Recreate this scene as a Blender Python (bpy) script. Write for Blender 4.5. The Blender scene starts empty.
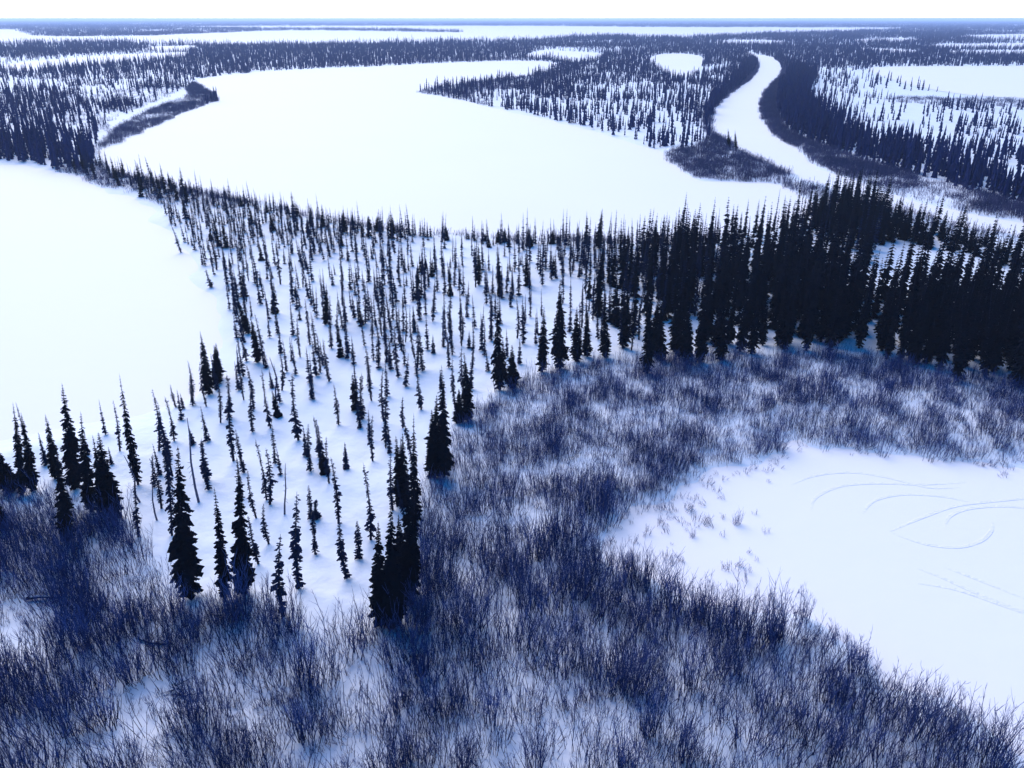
import bpy, bmesh, math, random
import numpy as np
from mathutils import Vector, Quaternion, Matrix
from mathutils.geometry import tessellate_polygon

R = math.radians
random.seed(7)
rng = np.random.default_rng(11)
scene = bpy.context.scene

# ------------------------------------------------------------------ camera
CAM_H, FPX, HORIZON = 40.0, 803.0, 18.5
PITCH = math.atan((384 - HORIZON) / FPX)
cam_d = bpy.data.cameras.new('camera')
cam = bpy.data.objects.new('camera', cam_d)
scene.collection.objects.link(cam)
cam_d.sensor_width = 36.0
cam_d.lens = FPX * 36.0 / 1024.0
cam_d.clip_start, cam_d.clip_end = 0.5, 200000.0
cam.location = (0, 0, CAM_H)
cam.rotation_euler = (math.pi / 2 - PITCH, 0, 0)
scene.camera = cam

# ------------------------------------------------------------------ sky, sun, exposure
SUN_EL, SUN_ROT = R(36), R(-28)
world = bpy.data.worlds.new('World')
scene.world = world
world.use_nodes = True
wn, wl = world.node_tree.nodes, world.node_tree.links
bg = wn['Background']
sky = wn.new('ShaderNodeTexSky')
sky.sky_type = 'NISHITA'
sky.sun_disc = False
sky.sun_elevation = SUN_EL
sky.sun_rotation = SUN_ROT
sky.air_density = 1.0
sky.dust_density = 0.1
sky.ozone_density = 4.0
hs = wn.new('ShaderNodeHueSaturation')
hs.inputs['Saturation'].default_value = 1.36
wl.new(sky.outputs[0], hs.inputs['Color'])
wl.new(hs.outputs[0], bg.inputs[0])
bg.inputs[1].default_value = 0.15
sun_d = bpy.data.lights.new('sun', 'SUN')
sun_d.energy = 2.7
sun_d.angle = R(60)
sun_d.color = (1.0, 0.87, 0.74)
sun = bpy.data.objects.new('sun', sun_d)
scene.collection.objects.link(sun)
sdir = Vector((math.sin(SUN_ROT) * math.cos(SUN_EL), math.cos(SUN_ROT) * math.cos(SUN_EL), math.sin(SUN_EL)))
sun.rotation_euler = (-sdir).to_track_quat('-Z', 'Y').to_euler()
vs = scene.view_settings
vs.view_transform = 'Standard'
vs.look = 'None'
vs.exposure = 0.74
vs.gamma = 1.0
vs.use_curve_mapping = False
scene.cycles.max_bounces = 8
scene.cycles.diffuse_bounces = 4
scene.cycles.volume_bounces = 1
scene.cycles.transparent_max_bounces = 4

# ------------------------------------------------------------------ helpers
CP, SP = math.cos(PITCH), math.sin(PITCH)
def ray(u, v):
    a, b = (u - 512.0) / FPX, (384.0 - v) / FPX
    return a, CP + b * SP, -SP + b * CP
def gp(u, v):                                    # map a traced point of the plan onto the ground
    x, y, z = ray(u, max(v, 19.4))
    t = CAM_H / -z
    return x * t, y * t
def to_px(x, y, z=0.0):
    dz = z - CAM_H
    d = y * CP - dz * SP
    b = y * SP + dz * CP
    return 512 + FPX * x / d, 384 - FPX * b / d
def smooth(pts, n=6, closed=True):
    P = [np.array(p, float) for p in pts]
    out, m = [], len(P)
    for i in range(m if closed else m - 1):
        if closed:
            p0, p1, p2, p3 = P[i - 1], P[i], P[(i + 1) % m], P[(i + 2) % m]
        else:
            p0, p1, p2, p3 = P[max(i - 1, 0)], P[i], P[i + 1], P[min(i + 2, m - 1)]
        for k in range(n):
            t = k / n
            out.append(0.5 * ((2 * p1) + (p2 - p0) * t + (2 * p0 - 5 * p1 + 4 * p2 - p3) * t * t + (3 * p1 - p0 - 3 * p2 + p3) * t ** 3))
    if not closed:
        out.append(P[-1])
    return out
def wpoly(px, n=4, sm=True):
    pts = smooth(px, n) if sm else px
    return np.array([gp(p[0], p[1]) for p in pts])
def inside(poly, x, y):
    c = np.zeros(len(x), bool)
    bx0, by0 = poly.min(0); bx1, by1 = poly.max(0)
    idx = np.where((x >= bx0) & (x <= bx1) & (y >= by0) & (y <= by1))[0]
    if len(idx) == 0:
        return c
    xx, yy = x[idx], y[idx]
    r = np.zeros(len(idx), bool)
    x0, y0 = poly[-1]
    for x1, y1 in poly:
        if y0 != y1:
            cond = ((y1 > yy) != (y0 > yy)) & (xx < (x0 - x1) * (yy - y1) / (y0 - y1) + x1)
            r ^= cond
        x0, y0 = x1, y1
    c[idx] = r
    return c
def seg_dist(poly, x, y, closed=True):
    d = np.full(len(x), 1e9)
    n = len(poly)
    for i in range(n if closed else n - 1):
        ax, ay = poly[i]; bx, by = poly[(i + 1) % n]
        vx, vy = bx - ax, by - ay
        L = vx * vx + vy * vy + 1e-9
        t = np.clip(((x - ax) * vx + (y - ay) * vy) / L, 0, 1)
        d = np.minimum(d, (x - ax - t * vx) ** 2 + (y - ay - t * vy) ** 2)
    return np.sqrt(d)
def _hash(i, j, s):
    n = (i.astype(np.int64) * 374761393 + j.astype(np.int64) * 668265263 + s * 1442695041) & 0xffffffff
    n = ((n ^ (n >> 13)) * 1274126177) & 0xffffffff
    n = ((n ^ (n >> 16)) * 2246822519) & 0xffffffff
    return ((n ^ (n >> 15)) & 0xffffff) / float(0xffffff)
def noise(x, y, s=0):
    i, j = np.floor(x), np.floor(y)
    fx, fy = x - i, y - j
    fx, fy = fx * fx * (3 - 2 * fx), fy * fy * (3 - 2 * fy)
    a, b = _hash(i, j, s), _hash(i + 1, j, s)
    c, d = _hash(i, j + 1, s), _hash(i + 1, j + 1, s)
    return (a * (1 - fx) + b * fx) * (1 - fy) + (c * (1 - fx) + d * fx) * fy
def fbm(x, y, s=0, o=3):
    r, a, t = 0, 1.0, 0
    for k in range(o):
        r = r + a * noise(x * 2 ** k, y * 2 ** k, s + k * 17); t += a; a *= 0.5
    return r / t

def mesh_obj(name, verts, faces, mat, parent=None, smooth_sh=False):
    me = bpy.data.meshes.new(name)
    me.from_pydata([tuple(v) for v in verts], [], [tuple(f) for f in faces])
    me.update()
    if mat is not None:
        for m in (mat if isinstance(mat, (list, tuple)) else [mat]):
            me.materials.append(m)
    if smooth_sh:
        me.polygons.foreach_set('use_smooth', [True] * len(me.polygons))
    o = bpy.data.objects.new(name, me)
    scene.collection.objects.link(o)
    if parent:
        o.parent = parent
    return o
def tag(o, label=None, cat=None, group=None, kind=None):
    if label: o['label'] = label
    if cat: o['category'] = cat
    if group: o['group'] = group
    if kind: o['kind'] = kind
    return o

# ------------------------------------------------------------------ materials
def new_mat(name, rough=0.9, spec=0.2):
    m = bpy.data.materials.new(name); m.use_nodes = True
    b = m.node_tree.nodes['Principled BSDF']
    b.inputs['Roughness'].default_value = rough
    b.inputs['Specular IOR Level'].default_value = spec
    return m, m.node_tree.nodes, m.node_tree.links, b
def var_mat(name, c0, c1, scale, rough=0.9, spec=0.15, rnd=0.25):
    m, n, l, b = new_mat(name, rough, spec)
    tc = n.new('ShaderNodeTexCoord')
    nz = n.new('ShaderNodeTexNoise'); nz.inputs['Scale'].default_value = scale; nz.inputs['Detail'].default_value = 3
    l.new(tc.outputs['Object'], nz.inputs['Vector'])
    mx = n.new('ShaderNodeMix'); mx.data_type = 'RGBA'
    mx.inputs[6].default_value = (*c0, 1); mx.inputs[7].default_value = (*c1, 1)
    oi = n.new('ShaderNodeObjectInfo')
    ma = n.new('ShaderNodeMath'); ma.operation = 'MULTIPLY_ADD'
    ma.inputs[1].default_value = rnd; l.new(oi.outputs['Random'], ma.inputs[0]); l.new(nz.outputs[0], ma.inputs[2])
    sb = n.new('ShaderNodeMath'); sb.operation = 'SUBTRACT'; sb.use_clamp = True
    l.new(ma.outputs[0], sb.inputs[0]); sb.inputs[1].default_value = rnd / 2
    l.new(sb.outputs[0], mx.inputs[0]); l.new(mx.outputs[2], b.inputs['Base Color'])
    return m
def snow_mat(name, c0, c1, s1, bump, bscale):
    m, n, l, b = new_mat(name, 0.75, 0.25)
    g = n.new('ShaderNodeNewGeometry')
    nz = n.new('ShaderNodeTexNoise'); nz.inputs['Scale'].default_value = s1; nz.inputs['Detail'].default_value = 4
    l.new(g.outputs['Position'], nz.inputs['Vector'])
    mx = n.new('ShaderNodeMix'); mx.data_type = 'RGBA'
    mx.inputs[6].default_value = (*c0, 1); mx.inputs[7].default_value = (*c1, 1)
    l.new(nz.outputs[0], mx.inputs[0]); l.new(mx.outputs[2], b.inputs['Base Color'])
    n2 = n.new('ShaderNodeTexNoise'); n2.inputs['Scale'].default_value = bscale; n2.inputs['Detail'].default_value = 5
    l.new(g.outputs['Position'], n2.inputs['Vector'])
    bp = n.new('ShaderNodeBump'); bp.inputs['Strength'].default_value = bump; bp.inputs['Distance'].default_value = 0.25
    l.new(n2.outputs[0], bp.inputs['Height']); l.new(bp.outputs[0], b.inputs['Normal'])
    return m
M_GROUND = snow_mat('snow_ground', (0.72, 0.78, 0.90), (0.83, 0.845, 0.90), 0.25, 0.35, 1.3)
M_LAKE = snow_mat('snow_on_ice', (0.86, 0.83, 0.87), (0.89, 0.855, 0.89), 0.03, 0.12, 0.35)
M_TRACK = snow_mat('packed_snow', (0.82, 0.80, 0.86), (0.86, 0.835, 0.88), 0.8, 0.3, 3.0)
M_NEEDLE = var_mat('spruce_needles', (0.002, 0.003, 0.006), (0.007, 0.009, 0.018), 4.0, spec=0.0)
M_THIN = var_mat('thin_spruce_needles', (0.006, 0.010, 0.032), (0.018, 0.026, 0.066), 4.0, spec=0.0)
M_BARK = var_mat('spruce_bark', (0.010, 0.010, 0.020), (0.025, 0.024, 0.045), 6.0, spec=0.0)
M_WILLOW = var_mat('willow_stem', (0.009, 0.012, 0.046), (0.046, 0.058, 0.170), 1.5, spec=0.0, rnd=0.7)
M_TWIG = var_mat('willow_twig', (0.022, 0.034, 0.125), (0.105, 0.145, 0.380), 1.5, spec=0.0, rnd=0.7)
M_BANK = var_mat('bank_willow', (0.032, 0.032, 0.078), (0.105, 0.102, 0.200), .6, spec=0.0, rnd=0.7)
M_DEAD = var_mat('dead_wood', (0.05, 0.05, 0.09), (0.10, 0.10, 0.16), 5.0)
M_FAR = var_mat('far_spruce_haze_tint', (0.008, 0.013, 0.058), (0.021, 0.031, 0.110), 0.3, spec=0.0)  # extra blue painted into far trees for part of the distance haze

# ------------------------------------------------------------------ plan of the place (traced outlines)
LAKES = {
 'west_lake': [(-420,150),(-150,158),(0,164),(60,172),(95,186),(130,196),(150,211),(170,236),(190,263),(205,286),(221,310),(227,335),(222,356),(210,376),(190,394),(160,408),(120,420),(60,430),(0,440),(-150,470),(-420,520)],
 'main_lake': [(97,153),(112,170),(160,183),(230,197),(300,213),(360,225),(430,233),(500,238),(570,241),(640,240),(700,236),(750,229),(800,217),(814,208),(806,196),(775,184),(735,181),(700,178),(678,166),(664,154),(640,145),(600,133),(560,123),(510,112),(460,100),(418,92),(445,86),(485,80),(525,76),(545,71),(556,64),(540,61),(500,61),(440,63),(380,66),(330,68),(270,71),(215,76),(196,81),(206,88),(216,96),(217,101),(200,107),(165,121),(135,136),(108,147)],
 'river': [(746,52),(761,55),(774,58),(782,67),(778,76),(770,85),(761,98),(760,114),(767,128),(782,140),(800,150),(815,164),(841,177),(861,185),(895,197),(935,205),(970,213),(1024,223),(1150,250),(1300,285),(1300,310),(1150,272),(1024,240),(982,229),(929,217),(895,209),(848,196),(824,187),(791,175),(764,162),(737,147),(717,135),(712,122),(714,111),(727,97),(745,84),(756,73),(758,64),(750,57)],
 'east_lake': [(868,69),(890,66.5),(960,66),(1060,65.5),(1240,65),(1240,99),(1100,99),(1024,98),(970,95),(920,87),(885,77)],
 'round_pond': [(650,61),(657,55),(675,53.5),(696,55),(704,60),(697,72),(684,77),(668,74)],
 'side_arm': [(541,50.5),(565,51),(598,53),(603,56),(592,61),(566,62),(556,59),(525,56.5)],
 'far_bay': [(-500,29.5),(0,29.5),(18,30),(24,33),(45,36),(130,36),(200,33.5),(290,30.5),(400,31.5),(462,32.2),(400,29.5),(250,28),(170,26.5),(300,25.8),(520,25.8),(660,27),(800,27.4),(905,28),(850,31.5),(740,35),(668,38),(600,36),(520,40.5),(420,42.2),(330,44),(200,44.5),(100,42),(0,43.5),(-500,44)],
 'left_channel': [(2,66),(30,61.5),(100,56),(165,52.6),(188,52.5),(182,57),(120,62.5),(60,68),(25,71)],
 'inlet': [(148,47),(170,46),(196,46),(190,50.5),(160,51)],
 'meadow_a': [(716,41),(745,40),(783,41.3),(780,44),(740,44.2),(718,43.3)],
 'meadow_b': [(858,39.5),(900,38),(922,39),(915,42),(862,42.3)],
 'meadow_c': [(858,48),(880,48.5),(915,50.5),(912,54),(880,52)],
 'meadow_d': [(962,36),(1024,34),(1200,33),(1200,38.5),(1024,40),(975,39)],
 'meadow_e': [(930,44.5),(1024,43),(1200,42),(1200,47),(1024,48.5),(935,47.5)],
 'meadow_f': [(950,51),(1024,50),(1200,49),(1200,54),(1024,55),(960,54)],
 'meadow_g': [(720,20.8),(760,20.5),(788,20.9),(750,21.3)],
}
POND = [(1024,466),(985,467),(940,460),(900,452),(860,446),(830,447),(800,440),(775,448),(745,466),(700,472),(672,488),(632,506),(602,530),(622,562),(690,592),(760,614),(800,624),(850,654),(900,690),(940,716),(985,742),(1060,780),(1200,820),(1350,760),(1350,520),(1150,474)]
THICKET = [(-250,500),(0,492),(60,496),(110,512),(140,545),(172,590),(215,600),(262,614),(300,628),(345,640),(372,640),(392,618),(412,580),(424,520),(438,462),(470,418),(500,396),(560,374),(640,364),(720,360),(860,360),(930,371),(1024,385),(1200,420),(1500,520),(1700,900),(1300,1150),(512,1200),(-300,1150),(-600,800)]
W = {}
for k, px in LAKES.items():
    w = wpoly(px, 5)
    if k in ('west_lake', 'main_lake', 'river'):                     # small irregularities of a natural shore
        jx = (noise(w[:, 0] * 0.13, w[:, 1] * 0.13, 5) - 0.5); jy = (noise(w[:, 0] * 0.13, w[:, 1] * 0.13, 9) - 0.5)
        w = w + np.stack([jx, jy], 1) * 5.0
    W[k] = w
W['pond'] = wpoly(POND, 6)
W['pond'] = W['pond'] + np.stack([noise(W['pond'][:, 0] * .35, W['pond'][:, 1] * .35, 6) - .5, noise(W['pond'][:, 0] * .35, W['pond'][:, 1] * .35, 8) - .5], 1) * 3.2
WT = wpoly(THICKET, 4)
NEARW = ['west_lake', 'main_lake', 'river', 'pond']

def height(x, y):
    x = np.asarray(x, float); y = np.asarray(y, float)
    r = np.hypot(x, y)
    fade = np.clip((450 - r) / 150, 0, 1)
    d = np.full(len(x), 1e9); ins = np.zeros(len(x), bool)
    near = np.where(r < 460)[0]
    for k in NEARW:
        dk = seg_dist(W[k], x[near], y[near]); ik = inside(W[k], x[near], y[near])
        d[near] = np.minimum(d[near], dk); ins[near] |= ik
    bank = np.clip(d / 5.0, 0, 1); bank = bank * bank * (3 - 2 * bank)
    hum = (fbm(x * 0.11, y * 0.11, 3, 2) - 0.5) * 0.7 + (fbm(x * 0.55, y * 0.55, 21, 3) - 0.4) * 0.34
    land = 0.02 + bank * (0.4 + hum)
    lake = 0.02 - 0.6 * np.clip(d / 2.0, 0, 1)
    return np.where(ins, lake, land) * fade - 0.2 * (1 - fade)

# ------------------------------------------------------------------ ground (one sheet to the horizon)
ang = np.concatenate([np.arange(-52, 52.01, 0.26), np.arange(56, 308, 4.0)])
ang = np.radians(ang)
rad = [4.0]
while rad[-1] < 260: rad.append(rad[-1] * 1.0125)
while rad[-1] < 90000: rad.append(rad[-1] * 1.07)
rad = np.array(rad)
AA, RR = np.meshgrid(ang, rad)
gx, gy = (RR * np.sin(AA)).ravel(), (RR * np.cos(AA)).ravel()
gz = height(gx, gy)
na, nr = len(ang), len(rad)
verts = np.concatenate([np.stack([gx, gy, gz], 1), [[0, 0, 0.2]]])
i, j = np.meshgrid(np.arange(nr - 1), np.arange(na), indexing='ij')
j2 = (j + 1) % na
quads = np.stack([i * na + j, i * na + j2, (i + 1) * na + j2, (i + 1) * na + j], -1).reshape(-1, 4)[:, ::-1]
me = bpy.data.meshes.new('ground')
cidx = len(verts) - 1
tri = [(cidx, (k + 1) % na, k) for k in range(na)]
me.vertices.add(len(verts)); me.vertices.foreach_set('co', verts.ravel())
nq, nt = len(quads), len(tri)
me.loops.add(nq * 4 + nt * 3)
me.loops.foreach_set('vertex_index', np.concatenate([quads.ravel(), np.array(tri).ravel()]).astype(np.int32))
me.polygons.add(nq + nt)
me.polygons.foreach_set('loop_start', np.concatenate([np.arange(nq) * 4, nq * 4 + np.arange(nt) * 3]).astype(np.int32))
me.update(calc_edges=True); me.validate()
me.polygons.foreach_set('use_smooth', [True] * len(me.polygons))
me.materials.append(M_GROUND)
ground = bpy.data.objects.new('ground', me); scene.collection.objects.link(ground)
tag(ground, kind='structure')

# ------------------------------------------------------------------ frozen lakes and river
def sheet(name, poly, z, mat):
    vv = [Vector((p[0], p[1], 0)) for p in poly]
    tris = tessellate_polygon([vv])
    fs = []
    for t in tris:
        a, b, c = (vv[q] for q in t)
        fs.append(t if (b - a).cross(c - a).z > 0 else t[::-1])
    o = mesh_obj(name, [(v.x, v.y, z) for v in vv], fs, mat)
    return tag(o, kind='structure')
for k in LAKES:
    nm = 'frozen_river' if k == 'river' else ('frozen_pond' if 'pond' in k else ('snow_meadow' if 'meadow' in k else 'frozen_lake'))
    sheet(nm, W[k], -0.05 if k != 'river' else -0.045, M_LAKE)
pond_o = sheet('frozen_pond', W['pond'], -0.05, M_LAKE)

def ribbon(name, px, width, parent, z0):
    pts = [gp(*p) for p in smooth(px, 8, False)]
    vs_, fs_ = [], []
    prof = [(-1.0, 0.0), (-0.8, 0.02), (-0.5, 0.004), (-0.15, 0.012), (0.15, 0.012), (0.5, 0.004), (0.8, 0.02), (1.0, 0.0)]
    n = len(pts)
    for q, (x, y) in enumerate(pts):
        a, b = pts[max(q - 1, 0)], pts[min(q + 1, n - 1)]
        d = Vector((b[0] - a[0], b[1] - a[1])).normalized()
        f = min(1.0, q / 9 + 0.05, (n - 1 - q) / 9 + 0.05)
        for s, h in prof:
            jz = random.uniform(0.8, 1.2) * f
            vs_.append((x - d.y * s * width * (.3 + .7 * f) / 2, y + d.x * s * width * (.3 + .7 * f) / 2, z0 + 0.004 + h * jz))
    m = len(prof)
    for q in range(n - 1):
        for k in range(m - 1):
            fs_.append((q * m + k, (q + 1) * m + k, (q + 1) * m + k + 1, q * m + k + 1))
    o = mesh_obj(name, vs_, [f[::-1] for f in fs_], M_TRACK, parent, True)
    return o
TRACKS = [
 [(890,531),(920,518),(947,508),(965,504),(982,502),(1023,498),(1080,492)],
 [(1080,512),(1023,507),(994,506),(966,509),(950,516),(945,526)],
 [(893,533),(923,543),(956,547),(980,541),(991,531),(993,522)],
 [(811,510),(816,497),(840,486),(875,483),(923,484),(966,482)],
 [(863,513),(875,500),(904,494),(942,496),(971,502)],
 [(792,484),(816,475),(851,472),(887,477),(928,487),(959,487)],
 [(918,568),(942,577),(975,592),(1024,611),(1080,630)],
 [(918,583),(956,589),(1000,604),(1050,622)],
 [(945,567),(975,578),(1024,598)],
]
for t in TRACKS:
    ribbon('sled_track', t, 0.36, pond_o, -0.05)

# ------------------------------------------------------------------ plant prototypes
class MB:
    def __init__(s): s.v, s.f, s.m = [], [], []
    def tri(s, a, b, c, m=0):
        k = len(s.v); s.v += [a, b, c]; s.f.append((k, k + 1, k + 2)); s.m.append(m)
    def tube(s, pts, rads, sides=3, m=0):
        base = len(s.v)
        for q, (p, r) in enumerate(zip(pts, rads)):
            d = (pts[min(q + 1, len(pts) - 1)] - pts[max(q - 1, 0)]).normalized()
            u = d.orthogonal().normalized(); w = d.cross(u)
            for k in range(sides):
                a = 2 * math.pi * k / sides
                s.v.append(p + (u * math.cos(a) + w * math.sin(a)) * r)
        for q in range(len(pts) - 1):
            for k in range(sides):
                k2 = (k + 1) % sides
                s.f.append((base + q * sides + k, base + q * sides + k2, base + (q + 1) * sides + k2, base + (q + 1) * sides + k)); s.m.append(m)
    def mesh(s, name, mats):
        me = bpy.data.meshes.new(name)
        me.from_pydata([tuple(v) for v in s.v], [], s.f)
        for q in mats: me.materials.append(q)
        me.polygons.foreach_set('material_index', s.m)
        me.update()
        return me

def frond(mb, p, d, L, droop, wid, rnd):
    side = Vector((-d.y, d.x, 0))
    p1 = p + d * L * 0.55 - Vector((0, 0, droop * L * 0.35))
    p2 = p + d * L - Vector((0, 0, droop * L * rnd.uniform(0.6, 1.0)))
    w = wid * L
    mb.tri(p, p1 + side * w - Vector((0, 0, w * 0.4)), p2)
    mb.tri(p, p2, p1 - side * w - Vector((0, 0, w * 0.4)))
    hang = Vector((0, 0, -L * rnd.uniform(0.25, 0.5)))
    mb.tri(p + d * L * 0.15, p + d * L * 0.5, p1 + hang * 0.9 + side * w * rnd.uniform(-.5, .5))
    mb.tri(p1 + side * w * 0.5, p2, p1 * 0.45 + p2 * 0.55 + hang * 0.7)
    mb.tri(p1 - side * w * 0.8, p1 + d * L * 0.2, p1 + hang * 0.6 - side * w * 1.2)

def spruce_proto(name, seed, h, rmax, whorl, per, kind):
    """A spruce of unit height; h is the height it is meant for. Returns trunk mesh, crown mesh."""
    rnd = random.Random(seed)
    tb, cb = MB(), MB()
    bend = Vector((rnd.uniform(-1, 1), rnd.uniform(-1, 1), 0)) * (0.012 if kind == 'dense' else 0.03)
    def axis(t): return Vector((0, 0, t * h)) + bend * h * math.sin(t * math.pi) 
    base_r = 0.010 * h + 0.03
    ts = [0, 0.04, 0.2, 0.45, 0.7, 0.9, 1.0]
    tb.tube([axis(t) - (Vector((0, 0, 0.35)) if t == 0 else Vector()) for t in ts], [base_r * 1.3, base_r, base_r * .8, base_r * .58, base_r * .36, base_r * .16, 0.008], 6)
    z0 = {'dense': 0.06, 'thin': 0.08, 'club': 0.10}[kind] * h
    z = z0
    gap_ph = rnd.uniform(0, 6)
    while z < h * 0.985:
        t = (z - z0) / (h - z0)
        if kind == 'dense':
            prof = (1 - t) ** 0.8 * (0.75 + 0.25 * min(1, t * 6)) + 0.03
            if t > .8: prof *= 1.0
        elif kind == 'thin':
            prof = 0.55 * (1 - t) ** 0.5 + 0.18 * math.sin(t * 9 + gap_ph) * (1 - t) + 0.08
        else:
            prof = 0.45 * (1 - t) ** 0.6 + 0.12 * math.sin(t * 11 + gap_ph) + (0.28 if 0.78 < t < 0.95 else 0.06)
        prof = max(prof, 0.07)
        n = per if kind == 'dense' else rnd.randint(max(2, per - 2), per)
        a0 = rnd.uniform(0, 6.28)
        for q in range(n):
            if kind != 'dense' and rnd.random() < 0.18: continue
            a = a0 + 6.283 * q / n + rnd.uniform(-.35, .35)
            L = rmax * prof * rnd.uniform(0.42, 1.28)
            if rnd.random() < 0.06 and t > .2: L *= 1.35
            if t < .08: L *= .8
            d = Vector((math.cos(a), math.sin(a), 0))
            frond(cb, axis(z / h) + Vector((0, 0, rnd.uniform(-.3, .3) * whorl)), d, L, rnd.uniform(0.35, 0.8) if t < .85 else rnd.uniform(-.3, .3), rnd.uniform(0.28, 0.42), rnd)
        z += whorl * rnd.uniform(0.75, 1.25)
    mats = {'dense': M_NEEDLE, 'thin': M_THIN, 'club': M_THIN}[kind]
    for b in (tb, cb):
        b.v = [Vector((v.x, v.y, v.z)) / h for v in b.v]
    return tb.mesh('trunk', [M_BARK]), cb.mesh('crown', [mats])

def snag_proto(seed, h=6.0):
    rnd = random.Random(seed); tb, cb = MB(), MB()
    ts = [0, .2, .5, .8, 1.0]
    off = [Vector((rnd.uniform(-.1, .1), rnd.uniform(-.1, .1), 0)) * (q + 1) for q in range(5)]
    P = [Vector((0, 0, t * h - (.3 if t == 0 else 0))) + o for t, o in zip(ts, off)]
    tb.tube(P, [.10, .085, .065, .045, .02], 6)
    for q in range(26):
        t = rnd.uniform(.25, .97); k = min(int(t * 4), 3)
        p = P[k].lerp(P[k + 1], t * 4 - k); p.z = t * h
        a = rnd.uniform(0, 6.28); L = rnd.uniform(.15, .6) * (1.2 - t)
        e = p + Vector((math.cos(a) * L, math.sin(a) * L, -L * rnd.uniform(-.2, .6)))
        cb.tube([p, e], [.022, .008], 3)
    for b in (tb, cb): b.v = [v / h for v in b.v]
    return tb.mesh('trunk', [M_DEAD]), cb.mesh('branch_stubs', [M_DEAD])

DENSE = [spruce_proto('d', 100 + k, 12.0, 0.85 + 0.09 * k, 0.26, 8, 'dense') for k in range(5)]
THIN = [spruce_proto('t', 200 + k, 7.0, 0.58 + 0.08 * (k % 3), 0.19, 6, 'thin') for k in range(7)]
SNAG = [snag_proto(300 + k) for k in range(3)]
PROTOS = {'D': DENSE, 'S': THIN, 'X': SNAG}

def low_spruce(seed, h, rmax, tiers, per, mat):
    """lighter spruce for trees well back: ragged whorls of drooping fronds, one mesh"""
    rnd = random.Random(seed); mb = MB()
    mb.tube([Vector((0, 0, -.3)), Vector((0, 0, h * .5)), Vector((0, 0, h))], [.09, .06, .01], 3, 0)
    for q in range(tiers):
        t = (q + rnd.uniform(-.2, .2)) / tiers
        z = h * (0.05 + 0.93 * max(t, 0)); a0 = rnd.uniform(0, 6.28)
        prof = (1 - t) ** .75 * rnd.uniform(.75, 1.15) + .06
        for k in range(per):
            a = a0 + 6.283 * k / per + rnd.uniform(-.3, .3)
            d = Vector((math.cos(a), math.sin(a), 0)); s = Vector((-d.y, d.x, 0))
            L = rmax * prof * rnd.uniform(.55, 1.3); w = L * .5
            p = Vector((0, 0, z + h * .045))
            e = p + d * L - Vector((0, 0, L * .75))
            mb.tri(p, p + d * L * .6 + s * w - Vector((0, 0, L * .6)), e, 1)
            mb.tri(p, e, p + d * L * .6 - s * w - Vector((0, 0, L * .6)), 1)
    mb.v = [v / h for v in mb.v]
    return mb.mesh('low', [M_BARK, mat])
LOWD = [low_spruce(400 + k, 10, 0.80, 26, 5, M_NEEDLE) for k in range(4)]
LOWT = [low_spruce(420 + k, 7, 0.41, 20, 5, M_THIN) for k in range(5)]

def grove(seed, n, spread, tiers=4, per=4):
    rnd = random.Random(seed); mb = MB()
    for q in range(n):
        cx, cy = rnd.uniform(-spread, spread), rnd.uniform(-spread, spread)
        h = rnd.uniform(4.5, 10); rm = rnd.uniform(.45, .78)
        for t in range(tiers):
            z1 = h * (t + 1.5) / (tiers + .5); z1 = min(z1, h); z0 = h * t / (tiers + .5)
            rr = rm * (1 - t / tiers) ** .8 + .12
            a0 = rnd.uniform(0, 6.28); b = len(mb.v)
            mb.v.append(Vector((cx, cy, z1)))
            for k in range(per + 1):
                a = a0 + 6.283 * k / (per + 1); r2 = rr * rnd.uniform(.6, 1.25)
                mb.v.append(Vector((cx + math.cos(a) * r2, cy + math.sin(a) * r2, z0 + rnd.uniform(-.2, .3))))
            for k in range(per + 1):
                mb.f.append((b, b + 1 + k, b + 1 + (k + 1) % (per + 1))); mb.m.append(0)
    return mb.mesh('grove', [M_FAR])
SINGLE_FAR = [grove(500 + k, 1, 0.01, 5, 5) for k in range(5)]
GROVE = [grove(520 + k, 8, 11) for k in range(4)]
GROVE_BIG = [grove(540 + k, 22, 42, 2, 3) for k in range(4)]

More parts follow.
